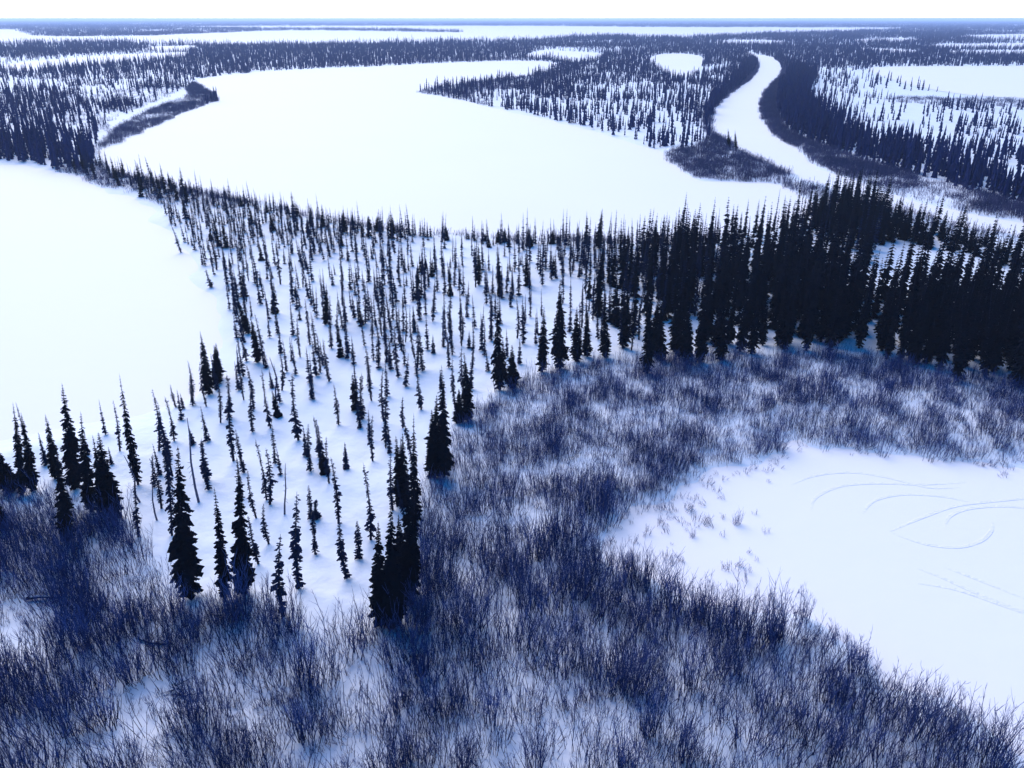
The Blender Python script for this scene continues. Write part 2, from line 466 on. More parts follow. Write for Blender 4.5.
def shrub_proto(seed, h, stems, spread, rad, br=4, split=False, fan=1.0):
    rnd = random.Random(seed); sb = MB(); tb = MB() if split else sb
    for q in range(stems):
        a = rnd.uniform(0, 6.28); r0 = spread * .45 * math.sqrt(rnd.random())
        p = Vector((math.cos(a) * r0, math.sin(a) * r0, -.25))
        a2 = a + rnd.uniform(-.8, .8); tilt = rnd.uniform(.02, .32) * fan
        L = h * rnd.uniform(.55, 1.05)
        d = Vector((math.cos(a2) * math.sin(tilt), math.sin(a2) * math.sin(tilt), math.cos(tilt)))
        pts = [p]; seg = 4
        for k in range(seg):
            d = (d + Vector((rnd.uniform(-.13, .13), rnd.uniform(-.13, .13), .03))).normalized()
            pts.append(pts[-1] + d * L / seg)
        rs = [rad * (1 - .8 * k / seg) * rnd.uniform(.8, 1.2) for k in range(seg + 1)]
        sb.tube(pts, rs, 3, 0)
        for k in range(br):
            t = rnd.uniform(.3, .95) * seg; i0 = min(int(t), seg - 1)
            b0 = pts[i0].lerp(pts[i0 + 1], t - i0)
            a3 = rnd.uniform(0, 6.28); el = rnd.uniform(.25, .75); bl = h * rnd.uniform(.15, .34)
            dd = Vector((math.cos(a3) * math.sin(el), math.sin(a3) * math.sin(el), math.cos(el)))
            b1 = b0 + dd * bl * .5; b2 = b1 + (dd + Vector((rnd.uniform(-.2, .2), rnd.uniform(-.2, .2), .25))).normalized() * bl * .5
            tb.tube([b0, b1, b2], [rad * .42, rad * .32, rad * .12], 3, 0 if split else 1)
            if rnd.random() < .6:
                a4 = a3 + rnd.uniform(.6, 1.2) * rnd.choice((-1, 1))
                tb.tube([b1, b1 + Vector((math.cos(a4) * .35, math.sin(a4) * .35, .8)).normalized() * bl * .45], [rad * .28, rad * .1], 3, 0 if split else 1)
    if split:
        return sb.mesh('stems', [M_WILLOW]), tb.mesh('twigs', [M_TWIG])
    return sb.mesh('shrub', [M_WILLOW, M_TWIG])
SHRUB = [shrub_proto(600 + k, 2.2 + .3 * (k % 4), 13, 2.8, .028, 3, False, 1.1) for k in range(8)]
SHRUB_BIG = [shrub_proto(640 + k, 3.3 + .25 * k, 22, (2.4, 1.1, 1.6, 2.2, 1.2)[k], .032, 5, True, (1.5, .5, 1.0, 1.4, .6)[k]) for k in range(5)]
SHRUB_LOW = [shrub_proto(660 + k, 1.1, 9, .8, .018, 3) for k in range(3)]
SHRUB_FAR = [shrub_proto(680 + k, 1.5, 14, 3.0, .035, 2) for k in range(4)]
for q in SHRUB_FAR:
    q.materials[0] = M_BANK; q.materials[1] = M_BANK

# ------------------------------------------------------------------ scattering helpers
def scatter_object(name, sets):
    """one 'stuff' object: sets = list of (proto meshes, xyz, rot, scale, pick)"""
    P, Rr, S, I, pro = [], [], [], [], []
    for meshes, xyz, rot, scl, pick in sets:
        P.append(xyz); Rr.append(rot); S.append(scl); I.append(pick + len(pro)); pro += meshes
    P, Rr, S, I = np.concatenate(P), np.concatenate(Rr), np.concatenate(S), np.concatenate(I)
    me = bpy.data.meshes.new(name)
    me.vertices.add(len(P)); me.vertices.foreach_set('co', P.astype(np.float32).ravel())
    for nm, arr in (('rot', Rr), ('scl', S)):
        at = me.attributes.new(nm, 'FLOAT_VECTOR', 'POINT'); at.data.foreach_set('vector', arr.astype(np.float32).ravel())
    at = me.attributes.new('pick', 'INT', 'POINT'); at.data.foreach_set('value', I.astype(np.int32))
    o = bpy.data.objects.new(name, me); scene.collection.objects.link(o)
    ng = bpy.data.node_groups.new(name + '_nodes', 'GeometryNodeTree')
    ng.interface.new_socket('Geometry', in_out='INPUT', socket_type='NodeSocketGeometry')
    ng.interface.new_socket('Geometry', in_out='OUTPUT', socket_type='NodeSocketGeometry')
    n, l = ng.nodes, ng.links
    gi, go = n.new('NodeGroupInput'), n.new('NodeGroupOutput')
    def attr(nm, ty):
        q = n.new('GeometryNodeInputNamedAttribute'); q.data_type = ty; q.inputs['Name'].default_value = nm
        return q.outputs['Attribute']
    ar, asc, ap = attr('rot', 'FLOAT_VECTOR'), attr('scl', 'FLOAT_VECTOR'), attr('pick', 'INT')
    jn = n.new('GeometryNodeJoinGeometry')
    for k, pm in enumerate(pro):
        po = bpy.data.objects.new('form', pm)             # shape source only, never linked to the scene
        oi = n.new('GeometryNodeObjectInfo'); oi.inputs['Object'].default_value = po
        cmp_ = n.new('FunctionNodeCompare'); cmp_.data_type = 'INT'; cmp_.operation = 'EQUAL'
        l.new(ap, cmp_.inputs[2]); cmp_.inputs[3].default_value = k
        ip = n.new('GeometryNodeInstanceOnPoints')
        l.new(gi.outputs[0], ip.inputs['Points']); l.new(cmp_.outputs[0], ip.inputs['Selection'])
        l.new(oi.outputs['Geometry'], ip.inputs['Instance']); l.new(ar, ip.inputs['Rotation']); l.new(asc, ip.inputs['Scale'])
        l.new(ip.outputs[0], jn.inputs[0])
    l.new(jn.outputs[0], go.inputs[0])
    mod = o.modifiers.new('scatter', 'NODES'); mod.node_group = ng
    return tag(o, kind='stuff')
def poly_sample(poly, dens, minv=None):
    b0, b1 = poly.min(0), poly.max(0)
    n = int((b1[0] - b0[0]) * (b1[1] - b0[1]) * dens)
    x, y = rng.uniform(b0[0], b1[0], n), rng.uniform(b0[1], b1[1], n)
    k = inside(poly, x, y)
    return x[k], y[k]
def not_water(x, y, keys=None, margin=0):
    k = np.ones(len(x), bool)
    for q in (keys or list(W)):
        k &= ~inside(W[q], x, y)
    return k
def rots(n, tilt):
    return np.stack([rng.normal(0, tilt, n), rng.normal(0, tilt, n), rng.uniform(0, 6.283, n)], 1)
def thin_out(x, y, md):
    keep, grid = [], {}
    for q in range(len(x)):
        c = (int(x[q] // md), int(y[q] // md)); ok = True
        for a in (-1, 0, 1):
            for b in (-1, 0, 1):
                for p in grid.get((c[0] + a, c[1] + b), ()):
                    if (x[q] - x[p]) ** 2 + (y[q] - y[p]) ** 2 < md * md: ok = False
        if ok:
            keep.append(q); grid.setdefault(c, []).append(q)
    return np.array(keep, int)

# ------------------------------------------------------------------ spruces: traced ones, then the stands
# (base u, base v, tip u, tip v, kind, girth)
TRACED = [
 (23,497,14,403,'D',.9),(33,493,22,412,'D',.8),(12,492,-4,446,'D',1.3),(3,534,-6,497,'D',1.3),(56,482,46,416,'D',.8),(75,492,63,384,'D',1.0),
 (93,517,82,416,'D',1.1),(117,524,99,437,'D',1.2),(70,548,58,450,'D',1.0),(105,520,94,440,'D',1.05),(121,456,114,405,'S',1.0),(139,488,121,376,'D',.75),(160,456,153,394,'S',1.2),
 (176,408,170,384,'S',.8),(193,407,190,377,'S',1.0),(209,395,201,330,'D',1.1),(218,379,216,343,'D',1.0),(234,463,229,391,'S',1.3),(253,435,251,393,'S',1.0),
 (141,506,125,458,'X',1.0),(140,544,136,490,'S',1.1),(155,491,153,456,'S',.8),(173,541,166,444,'S',.8),(193,603,180,451,'D',.98),(199,506,183,425,'X',1.0),
 (209,492,202,442,'S',1.2),(226,606,217,491,'D',.82),(244,600,238,470,'D',1.0),(257,522,248,474,'S',1.0),(259,568,248,520,'S',1.3),(285,517,285,462,'X',.9),
 (311,476,309,428,'S',1.0),(320,471,316,424,'S',1.2),(339,527,331,461,'S',1.1),(347,583,339,523,'S',1.2),(284,622,281,540,'S',1.35),(299,593,297,497,'S',1.2),
 (311,522,309,488,'S',1.0),(318,522,317,502,'S',1.4),(359,562,358,524,'S',1.2),(371,543,363,466,'S',1.0),(373,464,373,417,'S',1.0),(386,451,385,417,'S',.9),
 (362,422,362,375,'S',1.4),(384,424,383,370,'S',1.1),(403,430,403,398,'S',1.1),(393,514,391,454,'S',1.2),(401,511,396,440,'D',.85),(406,511,403,438,'D',.85),
 (416,535,414,415,'D',.8),(434,484,432,415,'D',1.2),(444,482,442,368,'D',1.0),(438,470,437,400,'D',1.0),(459,426,459,392,'D',1.2),(467,424,464,355,'D',.9),
 (381,631,379,527,'D',.95),(393,634,391,512,'D',1.0),(408,612,408,476,'D',1.05),(412,599,415,495,'D',.9),(403,600,399,520,'D',1.0),(500,394,498,301,'D',.8),(512,391,512,348,'D',1.1),
 (542,376,544,310,'D',1.0),(560,373,560,283,'D',1.0),(577,366,577,311,'D',1.1),(587,362,586,311,'D',1.0),(605,362,605,301,'D',1.1),(647,377,648,297,'D',.95),
 (660,364,660,300,'D',1.2),(686,368,686,288,'D',1.1),(700,365,702,275,'D',1.0),(720,363,722,283,'D',1.1),(957,383,960,288,'D',1.0),(1018,389,1022,288,'D',1.1),(985,378,988,290,'D',1.1),
 (729,149,728,128,'D',1.3),(736,151,735,130,'D',1.2),(181,252,163,220,'S',1.4),(217,272,208,236,'S',1.5),(212,288,201,269,'S',1.6),(249,336,228,300,'D',1.2),(244,335,236,303,'S',1.3),(247,365,232,330,'S',1.2),
 (312,228,311,205,'D',1.2),(344,234,343,211,'D',1.2),(377,234,377,218,'D',1.2),
]
trees = []                                         # x, y, height, lean, kind, girth, zone
for ub, vb, ut, vt, kd, g in TRACED:
    x, y = gp(ub, vb)
    a, b, c = ray(ut, vt); t = y / b
    h = CAM_H + c * t
    lean = max(-.16, min(.16, math.atan2(a * t - x, h)))
    trees.append((x, y, max(h, 1.5), lean, kd, g, 'traced'))
tx = np.array([t[0] for t in trees]); ty = np.array([t[1] for t in trees])

CENTRAL = wpoly([(118,176),(160,187),(300,216),(430,237),(560,244),(640,243),(720,238),(720,300),(650,352),(560,368),(500,388),(452,430),(428,490),(416,560),(372,612),(300,605),(215,580),(172,560),(130,500),(70,470),(-40,468),(60,437),(160,416),(212,382),(234,340),(228,306),(210,280),(176,231),(156,206),(134,190)], 3)
DARK = wpoly([(590,262),(700,252),(760,262),(850,290),(930,300),(1024,300),(1300,330),(1300,440),(1024,384),(930,370),(860,359),(760,358),(680,360),(610,352)], 3)
DARKMID = wpoly([(640,246),(720,238),(780,226),(815,214),(850,202),(880,215),(870,270),(760,285),(660,300)], 3)
BACKROW = wpoly([(815,208),(850,203),(900,224),(960,241),(1024,258),(1300,324),(1300,350),(1024,276),(960,258),(900,246),(820,240)], 3)
def add_stand(poly, dens, md, hfun, kinds, girth, zone, patch=None, tilt=.02):
    x, y = poly_sample(poly, dens)
    k = not_water(x, y, NEARW); x, y = x[k], y[k]
    if patch is not None:
        k = patch(x, y); x, y = x[k], y[k]
    ax, ay = np.concatenate([tx, x]), np.concatenate([ty, y])
    k = thin_out(ax, ay, md); k = k[k >= len(tx)] - len(tx); x, y = x[k], y[k]
    for a, b in zip(x, y):
        kd = random.choices([q for q, _ in kinds], [w for _, w in kinds])[0]
        trees.append((a, b, hfun(a, b) * (.8 if kd == 'X' else 1), random.gauss(0, tilt), kd, girth * random.uniform(.8, 1.25), zone))
def h_central(a, b):
    u, v = to_px(a, b)
    base = 5.0 if v > 300 else 3.7 + 1.2 * (v - 200) / 100
    if u > 520: base += .9 * min(1, (u - 520) / 120)
    return max(2.0, random.gauss(base, 1.2))
cp_ = lambda x, y: rng.random(len(x)) < np.clip((fbm(x * .07, y * .07, 40, 2) - .22) * 2.6, .3, 1) * np.clip((y - 30) / 90, .16, 1) * np.clip(.85 + x / 120, .75, 1.1)
add_stand(CENTRAL, .35, .9, h_central, [('S', 12), ('D', .7), ('X', .9)], 1.0, 'central', cp_, .045)
def grad(x, y):
    u, v = to_px(x, y); return rng.random(len(x)) < np.clip((u - 545) / 270, .08, 1) ** 1.4
add_stand(DARK, .28, 1.1, lambda a, b: random.gauss(7.6 + 3.2 * min(1, max(0, (to_px(a, b)[0] - 600) / 230)), 1.5), [('D', 1)], 1.05, 'dark', grad)
add_stand(DARKMID, .14, 1.2, lambda a, b: random.gauss(4.6 + 3.6 * min(1, max(0, (to_px(a, b)[0] - 640) / 200)), 1.3), [('D', 3), ('S', 1)], 1.0, 'dark', grad)
add_stand(BACKROW, .26, 1.1, lambda a, b: max(2.5, random.gauss(5.2, 1.8)), [('D', 1)], 1.1, 'dark')
NECK = wpoly([(70,171),(96,163),(112,172),(165,188),(200,200),(180,206),(150,203),(128,190),(96,181)], 3)
add_stand(NECK, .12, 1.2, lambda a, b: max(2.2, random.gauss(5.2, 1.5)), [('S', 2), ('D', 2)], 1.1, 'central', None, .05)
# trees in a row along the south shore of the main lake
shore = smooth([(118,177),(160,187),(230,201),(300,217),(360,229),(430,237),(500,242),(570,245),(640,244),(700,241)], 10, False)
sx, sy = np.array([gp(*p) for p in shore]).T
for q in range(len(sx) - 1):
    L = math.hypot(sx[q + 1] - sx[q], sy[q + 1] - sy[q])
    for k in range(max(1, int(L * .42))):
        t = random.random(); a = sx[q] + (sx[q + 1] - sx[q]) * t + random.gauss(0, 1.5); b = sy[q] + (sy[q + 1] - sy[q]) * t - abs(random.gauss(0, 2.5))
        if not_water(np.array([a]), np.array([b]), ['main_lake'])[0]:
            trees.append((a, b, max(1.5, random.gauss(2.7, .9)), random.gauss(0, .03), 'D' if random.random() < .35 else 'S', random.uniform(.9, 1.4), 'shore'))

tz = height([t[0] for t in trees], [t[1] for t in trees])
def size_px(t):
    u0, v0 = to_px(t[0], t[1]); u1, v1 = to_px(t[0], t[1], t[2])
    s = v0 - v1
    if u0 < -30 or u0 > 1054 or v0 > 800: s *= .01
    if t[6] == 'dark' and v0 < 340: s *= .4                          # hidden deep inside the stand
    if t[6] == 'traced': s += 1000
    return s
order = sorted(range(len(trees)), key=lambda q: -size_px(trees[q]))
OWN = set(order[:300])

OWNLAB = {
 (193,603): 'tallest dense black spruce at the thicket edge, with a dead leaning trunk behind it',
 (244,600): 'big dense black spruce paired with a slimmer spruce at the thicket edge',
 (226,606): 'slimmer black spruce close beside a big dense one at the thicket edge',
 (284,622): 'narrow spruce standing where the open snow meets the low willows',
 (299,593): 'slender spruce just behind the one standing at the foot of the open snow',
 (347,583): 'leaning thin spruce alone on smooth snow near the group of black spruces',
 (371,543): 'tall thin spruce on smooth snow beside the group of black spruces',
 (408,612): 'tallest black spruce in the tight group at the corner of the thicket',
 (381,631): 'ragged black spruce with bare lower trunk in the tight group at the thicket corner',
 (393,634): 'dense black spruce with bare lower trunk in the tight group at the thicket corner',
 (75,492): 'tallest pointed black spruce of the clump standing by the west lake',
 (117,524): 'broad dense black spruce at the edge of the clump by the west lake',
 (139,488): 'tall spruce with long bare tip and dense lower half by the west lake',
 (209,395): 'dark pointed spruce on the tip of shore by the west lake',
 (199,506): 'bare leaning dead trunk behind the tallest thicket edge spruce',
 (141,506): 'bare leaning dead trunk beside the clump by the west lake',
 (285,517): 'bare dead trunk with forked top on the open snow',
 (729,149): 'dark spruce of the lone pair standing on the river bank',
 (736,151): 'dark spruce of the lone pair standing on the river bank',
 (249,336): 'thick leaning dark spruce on the slope above the west lake',
}
def near_what(x, y):
    """the landmark a tree stands nearest to"""
    X, Y = np.array([x]), np.array([y])
    c = [(seg_dist(W['west_lake'], X, Y)[0], 'close to the bank of the west lake'), (seg_dist(W['main_lake'], X, Y)[0], 'close to the shore of the big lake'),
         (seg_dist(WT, X, Y)[0], 'close to the edge of the willow thicket'), (seg_dist(DARK, X, Y)[0], 'close to the dense dark stand')]
    d, w = min(c)
    return w if d < 13 else 'out in the middle of the open snow'
def tlabel(q, t):
    x, y, h, lean, kd, g, zone = t
    if zone == 'traced':
        ub, vb = TRACED[q][:2]
        if (ub, vb) in OWNLAB:
            return OWNLAB[(ub, vb)], ('pair of spruces on the river bank' if ub in (729, 736) else None)
        if ub < 125 and vb > 470:
            lb = 'slim' if g < 1 else 'full'
            return f'{lb} black spruce in the clump beside the west lake at the thicket edge', f'{lb} spruces in the west clump'
        if 390 < ub < 470 and vb > 405:
            lb = 'lone short' if h < 6 else ('tall' if h > 9.5 else 'middling')
            return f'{lb} black spruce in the narrow row along the edge of the willow thicket', f'{lb} spruces in a row along the thicket'
        if ub >= 495 and vb > 350:
            lb = 'tall' if h > 10 else ('short' if h < 7.5 else 'middling')
            wh = 'of the dark stand' if ub > 620 else 'standing apart before the dark stand'
            return f'{lb} black spruce in the front row {wh}, facing the willows', f'{lb} front row spruces {wh}'
        zone = 'central'
    if zone == 'dark':
        X, Y = np.array([x]), np.array([y])
        wh = 'at the front' if inside(DARK, X, Y)[0] and seg_dist(WT, X, Y)[0] < 9 else ('beside the river' if y > 150 else 'in the depth')
        lb = 'very tall' if h > 11.5 else ('tall' if h > 9 else 'shorter')
        kk = 'slender' if kd == 'S' else 'full'
        return f'{lb} {kk} black spruce {wh} of the dense dark stand behind the willows', f'{lb} {kk} spruces {wh} of the dark stand'
    if zone == 'shore':
        lb = 'short bushy' if kd == 'D' else 'short thin'
        return f'{lb} spruce in the row on the bank of the big lake', f'{lb} spruces along the lake bank'
    wh = near_what(x, y)
    if kd == 'X': return f'bare dead spruce trunk {wh}', f'dead trunks {wh}'
    lb = ('tall ' if h > 6.6 else ('stunted ' if h < 4.6 else 'middling ')) + ('dense dark' if kd == 'D' else ('very thin' if g < .93 else ('ragged' if g > 1.13 else 'thin')))
    return f'{lb} spruce {wh}', f'{lb} spruces {wh}'
def make_tree(q):
    x, y, h, lean, kd, g, zone = trees[q]
    tm, cm = random.choice(PROTOS[kd])
    nm = 'dead_spruce' if kd == 'X' else 'spruce_tree'
    e = bpy.data.objects.new(nm, None); scene.collection.objects.link(e)
    e.empty_display_size = .3
    e.location = (x, y, tz[q] - .05)
    rq = Quaternion((0, 1, 0), lean) @ Quaternion((1, 0, 0), random.gauss(0, .015)) @ Quaternion((0, 0, 1), random.uniform(0, 6.28))
    e.rotation_euler = rq.to_euler()
    w = g * (h * .5 + (12 if kd == 'D' else 7) * .5)
    e.scale = (w, w, h)
    for m, pn in ((tm, 'trunk'), (cm, 'branch_stubs' if kd == 'X' else 'crown')):
        o = bpy.data.objects.new(pn, m); scene.collection.objects.link(o); o.parent = e
        if pn == 'branch_stubs': o['kind'] = 'stuff'
    lb, gr = tlabel(q, trees[q])
    tag(e, lb, 'tree', gr)
for q in order:
    if q in OWN: make_tree(q)

# the remaining near spruces: one object
rest = [q for q in range(len(trees)) if q not in OWN]
def tset(meshes, ids):
    t = [trees[q] for q in ids]
    xyz = np.array([(a[0], a[1], tz[q] - .05) for a, q in zip(t, ids)])
    rot = rots(len(t), .02)
    rot[:, 1] += np.array([a[3] for a in t])
    rot[:, 2] *= 1
    scl = np.array([((a[5] * (a[2] * .5 + (10 if a[4] == 'D' else 7) * .5),) * 2 + (a[2],)) for a in t])
    return (meshes, xyz, rot, scl, rng.integers(0, len(meshes), len(t)))
near_sets = [tset(LOWD, [q for q in rest if trees[q][4] == 'D']), tset(LOWT, [q for q in rest if trees[q][4] != 'D'])]

# ------------------------------------------------------------------ forests farther off
def zone_points(poly_px, dens, hmean, hsd, patch=None, sm=True):
    poly = wpoly(poly_px, 3, sm)
    x, y = poly_sample(poly, dens)
    k = not_water(x, y); x, y = x[k], y[k]
    if patch is not None:
        k = patch(x, y); x, y = x[k], y[k]
    h = np.clip(rng.normal(hmean, hsd, len(x)), 3, 13)
    return x, y, h
def patchy(sc, lo, gain, mn, s):
    return lambda x, y: rng.random(len(x)) < np.clip((fbm(x * sc, y * sc, s, 2) - lo) * gain, mn, 1)
FX = []
FX.append(zone_points([(-320,72),(0,76),(100,76),(190,77),(186,90),(150,104),(112,122),(98,140),(96,160),(60,166),(0,158),(-320,140)], .085, 4.9, 1.4, patchy(.035, .33, 3.2, .10, 50)))
FX.append(zone_points([(-320,118),(0,138),(60,148),(92,148),(95,166),(75,172),(50,169),(0,160),(-320,142)], .17, 6.0, 1.4))
FX.append(zone_points([(428,92),(480,82),(560,66),(650,74),(705,72),(742,60),(752,66),(738,84),(716,104),(708,122),(712,138),(690,150),(668,152),(600,131),(510,110)], .11, 4.7, 1.3, patchy(.045, .34, 3.0, .15, 60)))
FX.append(zone_points([(752,58),(757,66),(742,84),(722,100),(712,116),(704,122),(708,104),(726,84),(742,68)], .15, 5.8, 1.3))
FX.append(zone_points([(793,68),(784,80),(777,94),(778,112),(790,132),(830,150),(880,166),(960,189),(1024,206),(1200,250),(1350,290),(1350,262),(1200,226),(1024,186),(960,168),(890,148),(840,128),(812,106),(812,86),(816,74)], .20, 6.8, 1.4))
FX.append(zone_points([(808,88),(860,93),(900,100),(1024,109),(1320,120),(1320,270),(1200,236),(1024,188),(960,170),(890,150),(835,128),(808,104)], .10, 4.8, 1.3, patchy(.04, .38, 3.0, .07, 70)))
# beyond that, everything that is not lake or meadow
OPEN = [wpoly(p, 3) for p in (
 [(-320,72),(0,76),(190,76),(215,96),(165,125),(96,165),(0,160),(-320,150)],
 [(420,92),(560,66),(650,74),(742,62),(765,67),(793,72),(812,86),(1024,96),(1320,112),(1320,330),(1024,260),(800,200),(690,178),(600,133)])]
bands = [(330, 700, .10, 0), (700, 1500, .045, 0), (1500, 3000, .016 / 7, 1), (3000, 6000, .007 / 7, 1), (6000, 14000, .0045 / 20, 2), (14000, 45000, .0012 / 20, 2)]
far_sets = {0: [], 1: [], 2: []}
for r0, r1, dens, lv in bands:
    area = R(42) * (r1 * r1 - r0 * r0); n = int(area * dens)
    r = np.sqrt(rng.uniform(r0 * r0, r1 * r1, n)); a = rng.uniform(-R(42), R(42), n)
    x, y = r * np.sin(a), r * np.cos(a)
    k = not_water(x, y)
    for p in OPEN: k &= ~inside(p, x, y)
    x, y, r = x[k], y[k], r[k]
    sc = 1.0 / (r * .12)
    k = rng.random(len(x)) < np.clip((fbm(x * .004, y * .0016, 80, 3) - .20) * 6, .12, 1)
    x, y, r = x[k], y[k], r[k]
    h = np.clip(rng.normal(5.6, 1.4, len(x)), 2.5, 10) if lv == 0 else np.clip(rng.normal(1, .2, len(x)), .6, 1.6)
    far_sets[lv].append((x, y, h))
def fset(meshes, lst, unit):
    x = np.concatenate([q[0] for q in lst]); y = np.concatenate([q[1] for q in lst]); h = np.concatenate([q[2] for q in lst])
    n = len(x)
    xyz = np.stack([x, y, height(x, y) - .1], 1)
    s = h * (1 if not unit else 1 / unit)
    w = s * rng.uniform(.8, 1.25, n)
    return (meshes, xyz, rots(n, .025), np.stack([w, w, s], 1), rng.integers(0, len(meshes), n))
forest = scatter_object('spruce_forest', near_sets + [
    fset(SINGLE_FAR, FX + far_sets[0], 7.25), fset(GROVE, far_sets[1], 0), fset(GROVE_BIG, far_sets[2], 0)])
tag(forest, 'far reaching dark spruce forest around the lakes and along the river', 'forest')

# ------------------------------------------------------------------ willow thicket
CLEAR = [(18,640,2.6),(150,715,3.4),(70,768,2.0),(245,712,2.2),(350,690,2.6),(10,760,1.6),(300,660,2.2),(500,740,1.4),(455,690,1.5),(530,520,2.0),(640,395,1.8),(760,395,1.9),(860,395,2.0),(960,415,1.9),(700,392,1.4),(905,405,1.5),(985,412,1.5),(650,420,1.4),(215,660,1.8),(470,580,1.6),(620,600,1.4)]
def stuff_shrubs(xs, ys, smin, smax, tilt=.08):
    n = len(xs); z = height(xs, ys)
    s = rng.uniform(smin, smax, n)
    return np.stack([xs, ys, z - .05], 1), rots(n, tilt), np.stack([s, s, s * rng.uniform(.85, 1.2, n)], 1)
x, y = poly_sample(WT, 1.62)
k = not_water(x, y, ['pond']) & (np.hypot(x, y) > 12) & (np.abs(x) < y * 1.0 + 12)
x, y = x[k], y[k]
u, v = to_px(x, y)
nz = fbm(x * .30, y * .30, 90, 3) * .75 + fbm(x * .08, y * .08, 91, 2) * .25
left = 1 / (1 + np.exp(-(-6 - x) / 3.0)) * (y < 56)                     # the more open ground below the open stand
dens = np.clip((nz - .36 + .02 * left) * 6.5, .10, 1.0) * (.80 + .12 * left + .12 * (x > 4))
dens = np.maximum(dens, .42 * (x > 1) + .30 * ((x > -9) & (x <= 1)))
for cu, cv, cr in CLEAR:                                               # gaps where the snow shows
    cx, cy = gp(cu, cv); q = np.hypot((x - cx), (y - cy) * .8) / cr
    dens *= np.clip((q - .55) * 1.6, .06, 1)
pd = seg_dist(W['pond'], x, y)
dens *= np.clip(pd / 2.5 + .35, 0, 1)
k = rng.random(len(x)) < dens
x, y, nz = x[k], y[k], nz[k]
xyz, rot, scl = stuff_shrubs(x, y, .7, 1.15)
scl *= (np.where(y > 62, .72, 1.0) * (.75 + .5 * nz))[:, None]         # lower growth under the dark stand
sets = [(SHRUB, xyz, rot, scl, rng.integers(0, len(SHRUB), len(x)))]
# low growth on the margins and along the near shores
x, y = poly_sample(WT, .8); k = not_water(x, y, ['pond']) & (np.hypot(x, y) > 12) & (np.abs(x) < y + 12); x, y = x[k], y[k]
xyz, rot, scl = stuff_shrubs(x, y, .6, 1.4, .25)
sets.append((SHRUB_LOW, xyz, rot, scl, rng.integers(0, len(SHRUB_LOW), len(x))))
x, y = poly_sample(W['pond'], .9)                                     # sprigs poking through the snow near the pond's edge
pd = seg_dist(W['pond'], x, y); u, v = to_px(x, y)
west = np.clip((830 - u) / 120, 0, 1)
k = (rng.random(len(x)) < np.exp(-pd / (.8 + 3.0 * west)) * (.8 + .5 * west)) & (u < 1150) & (v < 800)
x, y = x[k], y[k]
xyz, rot, scl = stuff_shrubs(x, y, .3, 1.1, .3); xyz[:, 2] = -.05
sets.append((SHRUB_LOW, xyz, rot, scl, rng.integers(0, len(SHRUB_LOW), len(x))))
thicket = scatter_object('willow_thicket', sets)
tag(thicket, 'dense thicket of bare purple willow stems around the small frozen pond', 'thicket')

# willow belts on the banks of lakes and river
belts = [
 ([(60,172),(96,160),(112,171),(165,187),(235,202),(228,212),(190,206),(160,214),(146,206),(126,193),(96,184)], .30),
 ([(-320,90),(0,92),(100,92),(180,84),(170,96),(120,116),(96,140),(0,136),(-320,120)], .05),
 ([(118,177),(160,187),(300,217),(430,238),(570,246),(700,241),(700,236),(570,241),(430,233),(300,213),(160,183),(112,170)], .5),
 ([(97,156),(110,147),(135,136),(165,121),(200,107),(217,101),(216,96),(206,88),(196,82),(186,88),(188,96),(160,106),(128,122),(108,138),(98,150)], .55),
 ([(664,154),(678,166),(700,178),(735,181),(775,184),(806,196),(830,190),(791,175),(764,162),(737,147),(717,135),(710,140),(690,150)], .7),
 ([(774,57),(783,66),(779,77),(770,86),(762,98),(761,114),(768,128),(783,140),(801,150),(816,163),(842,176),(862,184),(896,196),(936,204),(970,212),(1024,222),(1150,249),(1300,284),(1300,270),(1150,238),(1024,206),(960,189),(880,166),(830,150),(790,132),(778,112),(777,94),(786,78),(790,60)], 1.1),
 ([(712,122),(714,111),(727,97),(745,84),(756,73),(758,64),(750,57),(740,64),(742,74),(726,88),(708,106),(704,124),(712,140),(737,148),(717,135)], .8),
 ([(418,92),(445,86),(485,80),(525,76),(545,72),(560,66),(556,64),(590,62),(540,84),(470,94),(500,108),(460,100)], .15),
 ([(330,66.5),(440,62),(540,60.5),(556,63),(560,60),(520,57),(440,58),(330,64)], .06),
 ([(900,97),(1024,99),(1240,99),(1240,112),(1024,108),(900,102)], .12),
 ([(800,219),(816,208),(806,196),(850,196),(895,209),(982,229),(1024,240),(1024,252),(900,226),(850,212)], .2),
]
bs = []
for px, dn in belts:
    x, y = poly_sample(wpoly(px, 3), dn); k = not_water(x, y); x, y = x[k], y[k]
    k = rng.random(len(x)) < np.clip((fbm(x * .05, y * .05, 95, 2) - .2) * 4, .2, 1); x, y = x[k], y[k]
    bs.append((x, y))
x = np.concatenate([b[0] for b in bs]); y = np.concatenate([b[1] for b in bs])
xyz, rot, scl = stuff_shrubs(x, y, .7, 1.5, .12)
belt = scatter_object('bank_willows', [(SHRUB_FAR, xyz, rot, scl, rng.integers(0, len(SHRUB_FAR), len(x)))])
tag(belt, 'low purple willow belts along the lake shores and river banks', 'shrubs')

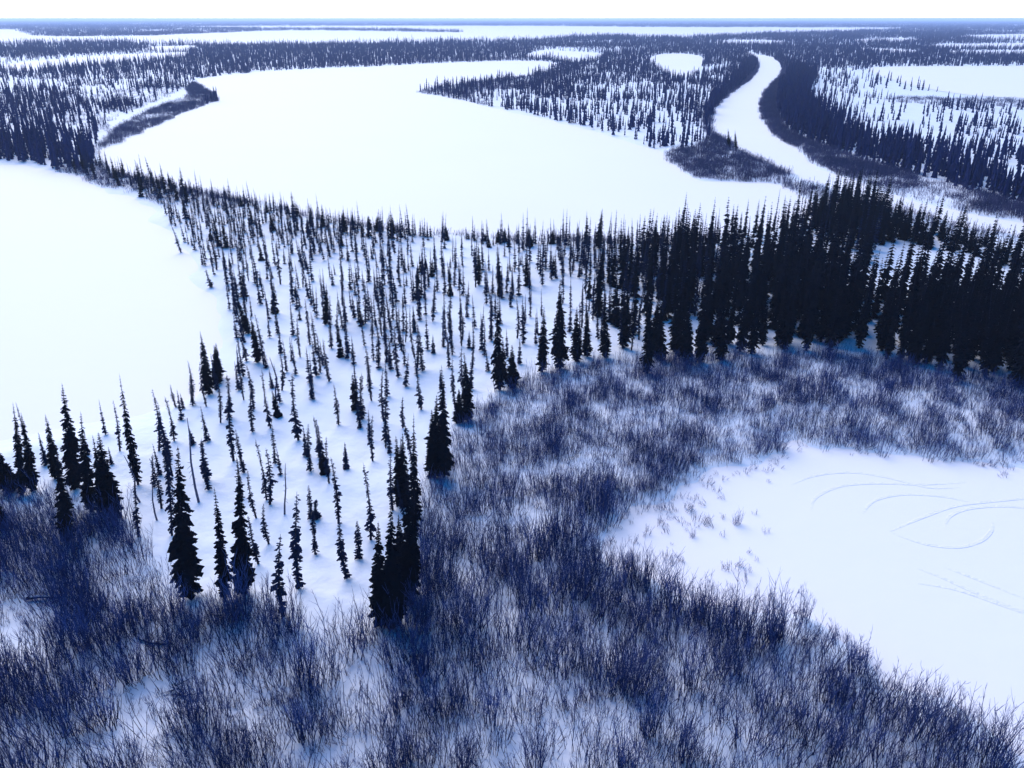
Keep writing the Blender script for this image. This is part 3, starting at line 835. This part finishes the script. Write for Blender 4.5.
# single willow clumps that stand out
def make_shrub(x, y, s, proto, label, group):
    e = bpy.data.objects.new('willow_shrub', None); scene.collection.objects.link(e)
    e.location = (x, y, float(height([x], [y])[0]) - .05); e.rotation_euler = (random.gauss(0, .05), random.gauss(0, .05), random.uniform(0, 6.28)); e.scale = (s, s, s)
    for m, pn in zip(proto, ('stems', 'twigs')):
        o = bpy.data.objects.new(pn, m); scene.collection.objects.link(o); o.parent = e; o['kind'] = 'stuff'
    tag(e, label, 'shrub', group)
for (u, v, s, lb) in [
  (308,690,1.15,'fan shaped bare willow below the narrow spruce at the foot of the open snow'),
  (737,524,.45,'low tangled willow bush alone on the pond snow, wider than its neighbours'),
  (693,537,.32,'small dark willow tuft on the snowy pond margin beside the thicket'),
  (767,533,.30,'thin upright willow sprig on the pond snow near a small dark tuft'),
  (788,535,.16,'tiny dark tuft on the pond snow beside a thin willow sprig'),
  (983,466,.20,'tiny dark tuft on the snow below the far thicket edge'),
  (780,448,.9,'dark willow bush standing out from the thicket into the pond snow')]:
    x, y = gp(u, v)
    make_shrub(x, y, s, random.choice(SHRUB_BIG), lb, None)
x, y = poly_sample(WT, .2)
u, v = to_px(x, y)
k = not_water(x, y, ['pond']) & (u > -20) & (u < 1044) & (v > 560) & (v < 800) & (rng.random(len(x)) < np.where(u < 420, .35, .8))
x, y = x[k], y[k]
k = thin_out(x, y, 2.6)[:150]
for a, b in zip(x[k], y[k]):
    A, B = np.array([a]), np.array([b])
    sc = random.uniform(.7, 1.12); pk = random.randrange(len(SHRUB_BIG))
    dpond = seg_dist(W['pond'], A, B)[0]; dsp = np.min(np.hypot(tx - a, ty - b))
    dcl = min(math.hypot(gp(c[0], c[1])[0] - a, gp(c[0], c[1])[1] - b) / c[2] for c in CLEAR)
    wh = 'on the rim of the small pond' if dpond < 4 else ('at the feet of the black spruces' if dsp < 4.5 else ('beside a snowy gap in the thicket' if dcl < 1.8 else 'in the thick of the foreground thicket'))
    lb = ('big' if sc > .98 else ('small' if sc < .83 else 'middling')) + (' spreading' if pk in (0, 3) else (' upright' if pk in (1, 4) else ' tangled'))
    make_shrub(a, b, sc, SHRUB_BIG[pk], f'{lb} bare willow clump {wh}', f'{lb} willow clumps {wh}')

# ------------------------------------------------------------------ fallen trunks
def make_log(u, v, L, yaw, r, label):
    x, y = gp(u, v); rnd = random.Random(int(u * 7 + v))
    e = bpy.data.objects.new('fallen_log', None); scene.collection.objects.link(e)
    e.location = (x, y, float(height([x], [y])[0]) + r * .6); e.rotation_euler = (0, R(rnd.uniform(-4, 4)), yaw)
    b = MB(); P = [Vector((L * (t - .5), .08 * L * math.sin(t * 3 + u), .03 * L * math.sin(t * 5))) for t in np.linspace(0, 1, 7)]
    r *= .7
    b.tube(P, [r * (1 - .6 * t) for t in np.linspace(0, 1, 7)], 7)
    b.f.append(tuple(range(6, -1, -1))); b.m.append(0)
    c = MB()
    for q in range(34):
        k = rnd.randint(1, 5); a = rnd.uniform(-.6, 3.7); l = rnd.uniform(.3, 1.3)
        c.tube([P[k], P[k] + Vector((rnd.uniform(-.2, .6) * l, math.cos(a) * l, math.sin(a) * l))], [.03, .01], 3)
    s = MB()
    s.tube([p + Vector((0, 0, r * .55)) for p in P[:5]], [r * .3, r * .75, r * .7, r * .6, r * .1], 6)
    for m, pn in ((b.mesh('trunk', [M_BARK]), 'trunk'), (c.mesh('branch_stubs', [M_DEAD]), 'branch_stubs'), (s.mesh('snow_cap', [M_LAKE]), 'snow_cap')):
        o = bpy.data.objects.new(pn, m); scene.collection.objects.link(o); o.parent = e
        if pn == 'branch_stubs': o['kind'] = 'stuff'
    tag(e, label, 'log')
make_log(52, 603, 3.2, .35, .2, 'fallen log with thick snow on top below the clump by the west lake')
make_log(154, 648, 2.2, -.3, .17, 'short dark fallen log among willows below the tallest thicket edge spruce')
make_log(180, 697, 1.6, -.9, .12, 'short slanting dark log on an open snow patch in the willows')

# faint footpath at the foot of the open snow
ribbon('foot_trail', [(290,613),(315,614),(340,612),(356,611)], .5, ground, .45)

# ------------------------------------------------------------------ haze
hm = bpy.data.materials.new('haze_air'); hm.use_nodes = True
hn, hl = hm.node_tree.nodes, hm.node_tree.links
for q in list(hn): hn.remove(q)
ho = hn.new('ShaderNodeOutputMaterial'); hv = hn.new('ShaderNodeVolumePrincipled')
hv.inputs['Color'].default_value = (0.52, 0.65, 0.95, 1)
hv.inputs['Density'].default_value = 0.00012
hv.inputs['Anisotropy'].default_value = 0.2
hl.new(hv.outputs[0], ho.inputs['Volume'])
S, zb, zt = 95000.0, -2.0, 46.0
hv_ = [(sx_ * S, sy_ * S, zz) for zz in (zb, zt) for sx_, sy_ in ((-1, -1), (1, -1), (1, 1), (-1, 1))]
haze = mesh_obj('haze', hv_, [(3, 2, 1, 0), (4, 5, 6, 7), (0, 1, 5, 4), (1, 2, 6, 5), (2, 3, 7, 6), (3, 0, 4, 7)], hm)
tag(haze, kind='stuff')
print('TREES', len(trees), 'own', len(OWN), 'central', sum(t[6] == 'central' for t in trees), 'dark', sum(t[6] == 'dark' for t in trees), 'shore', sum(t[6] == 'shore' for t in trees))
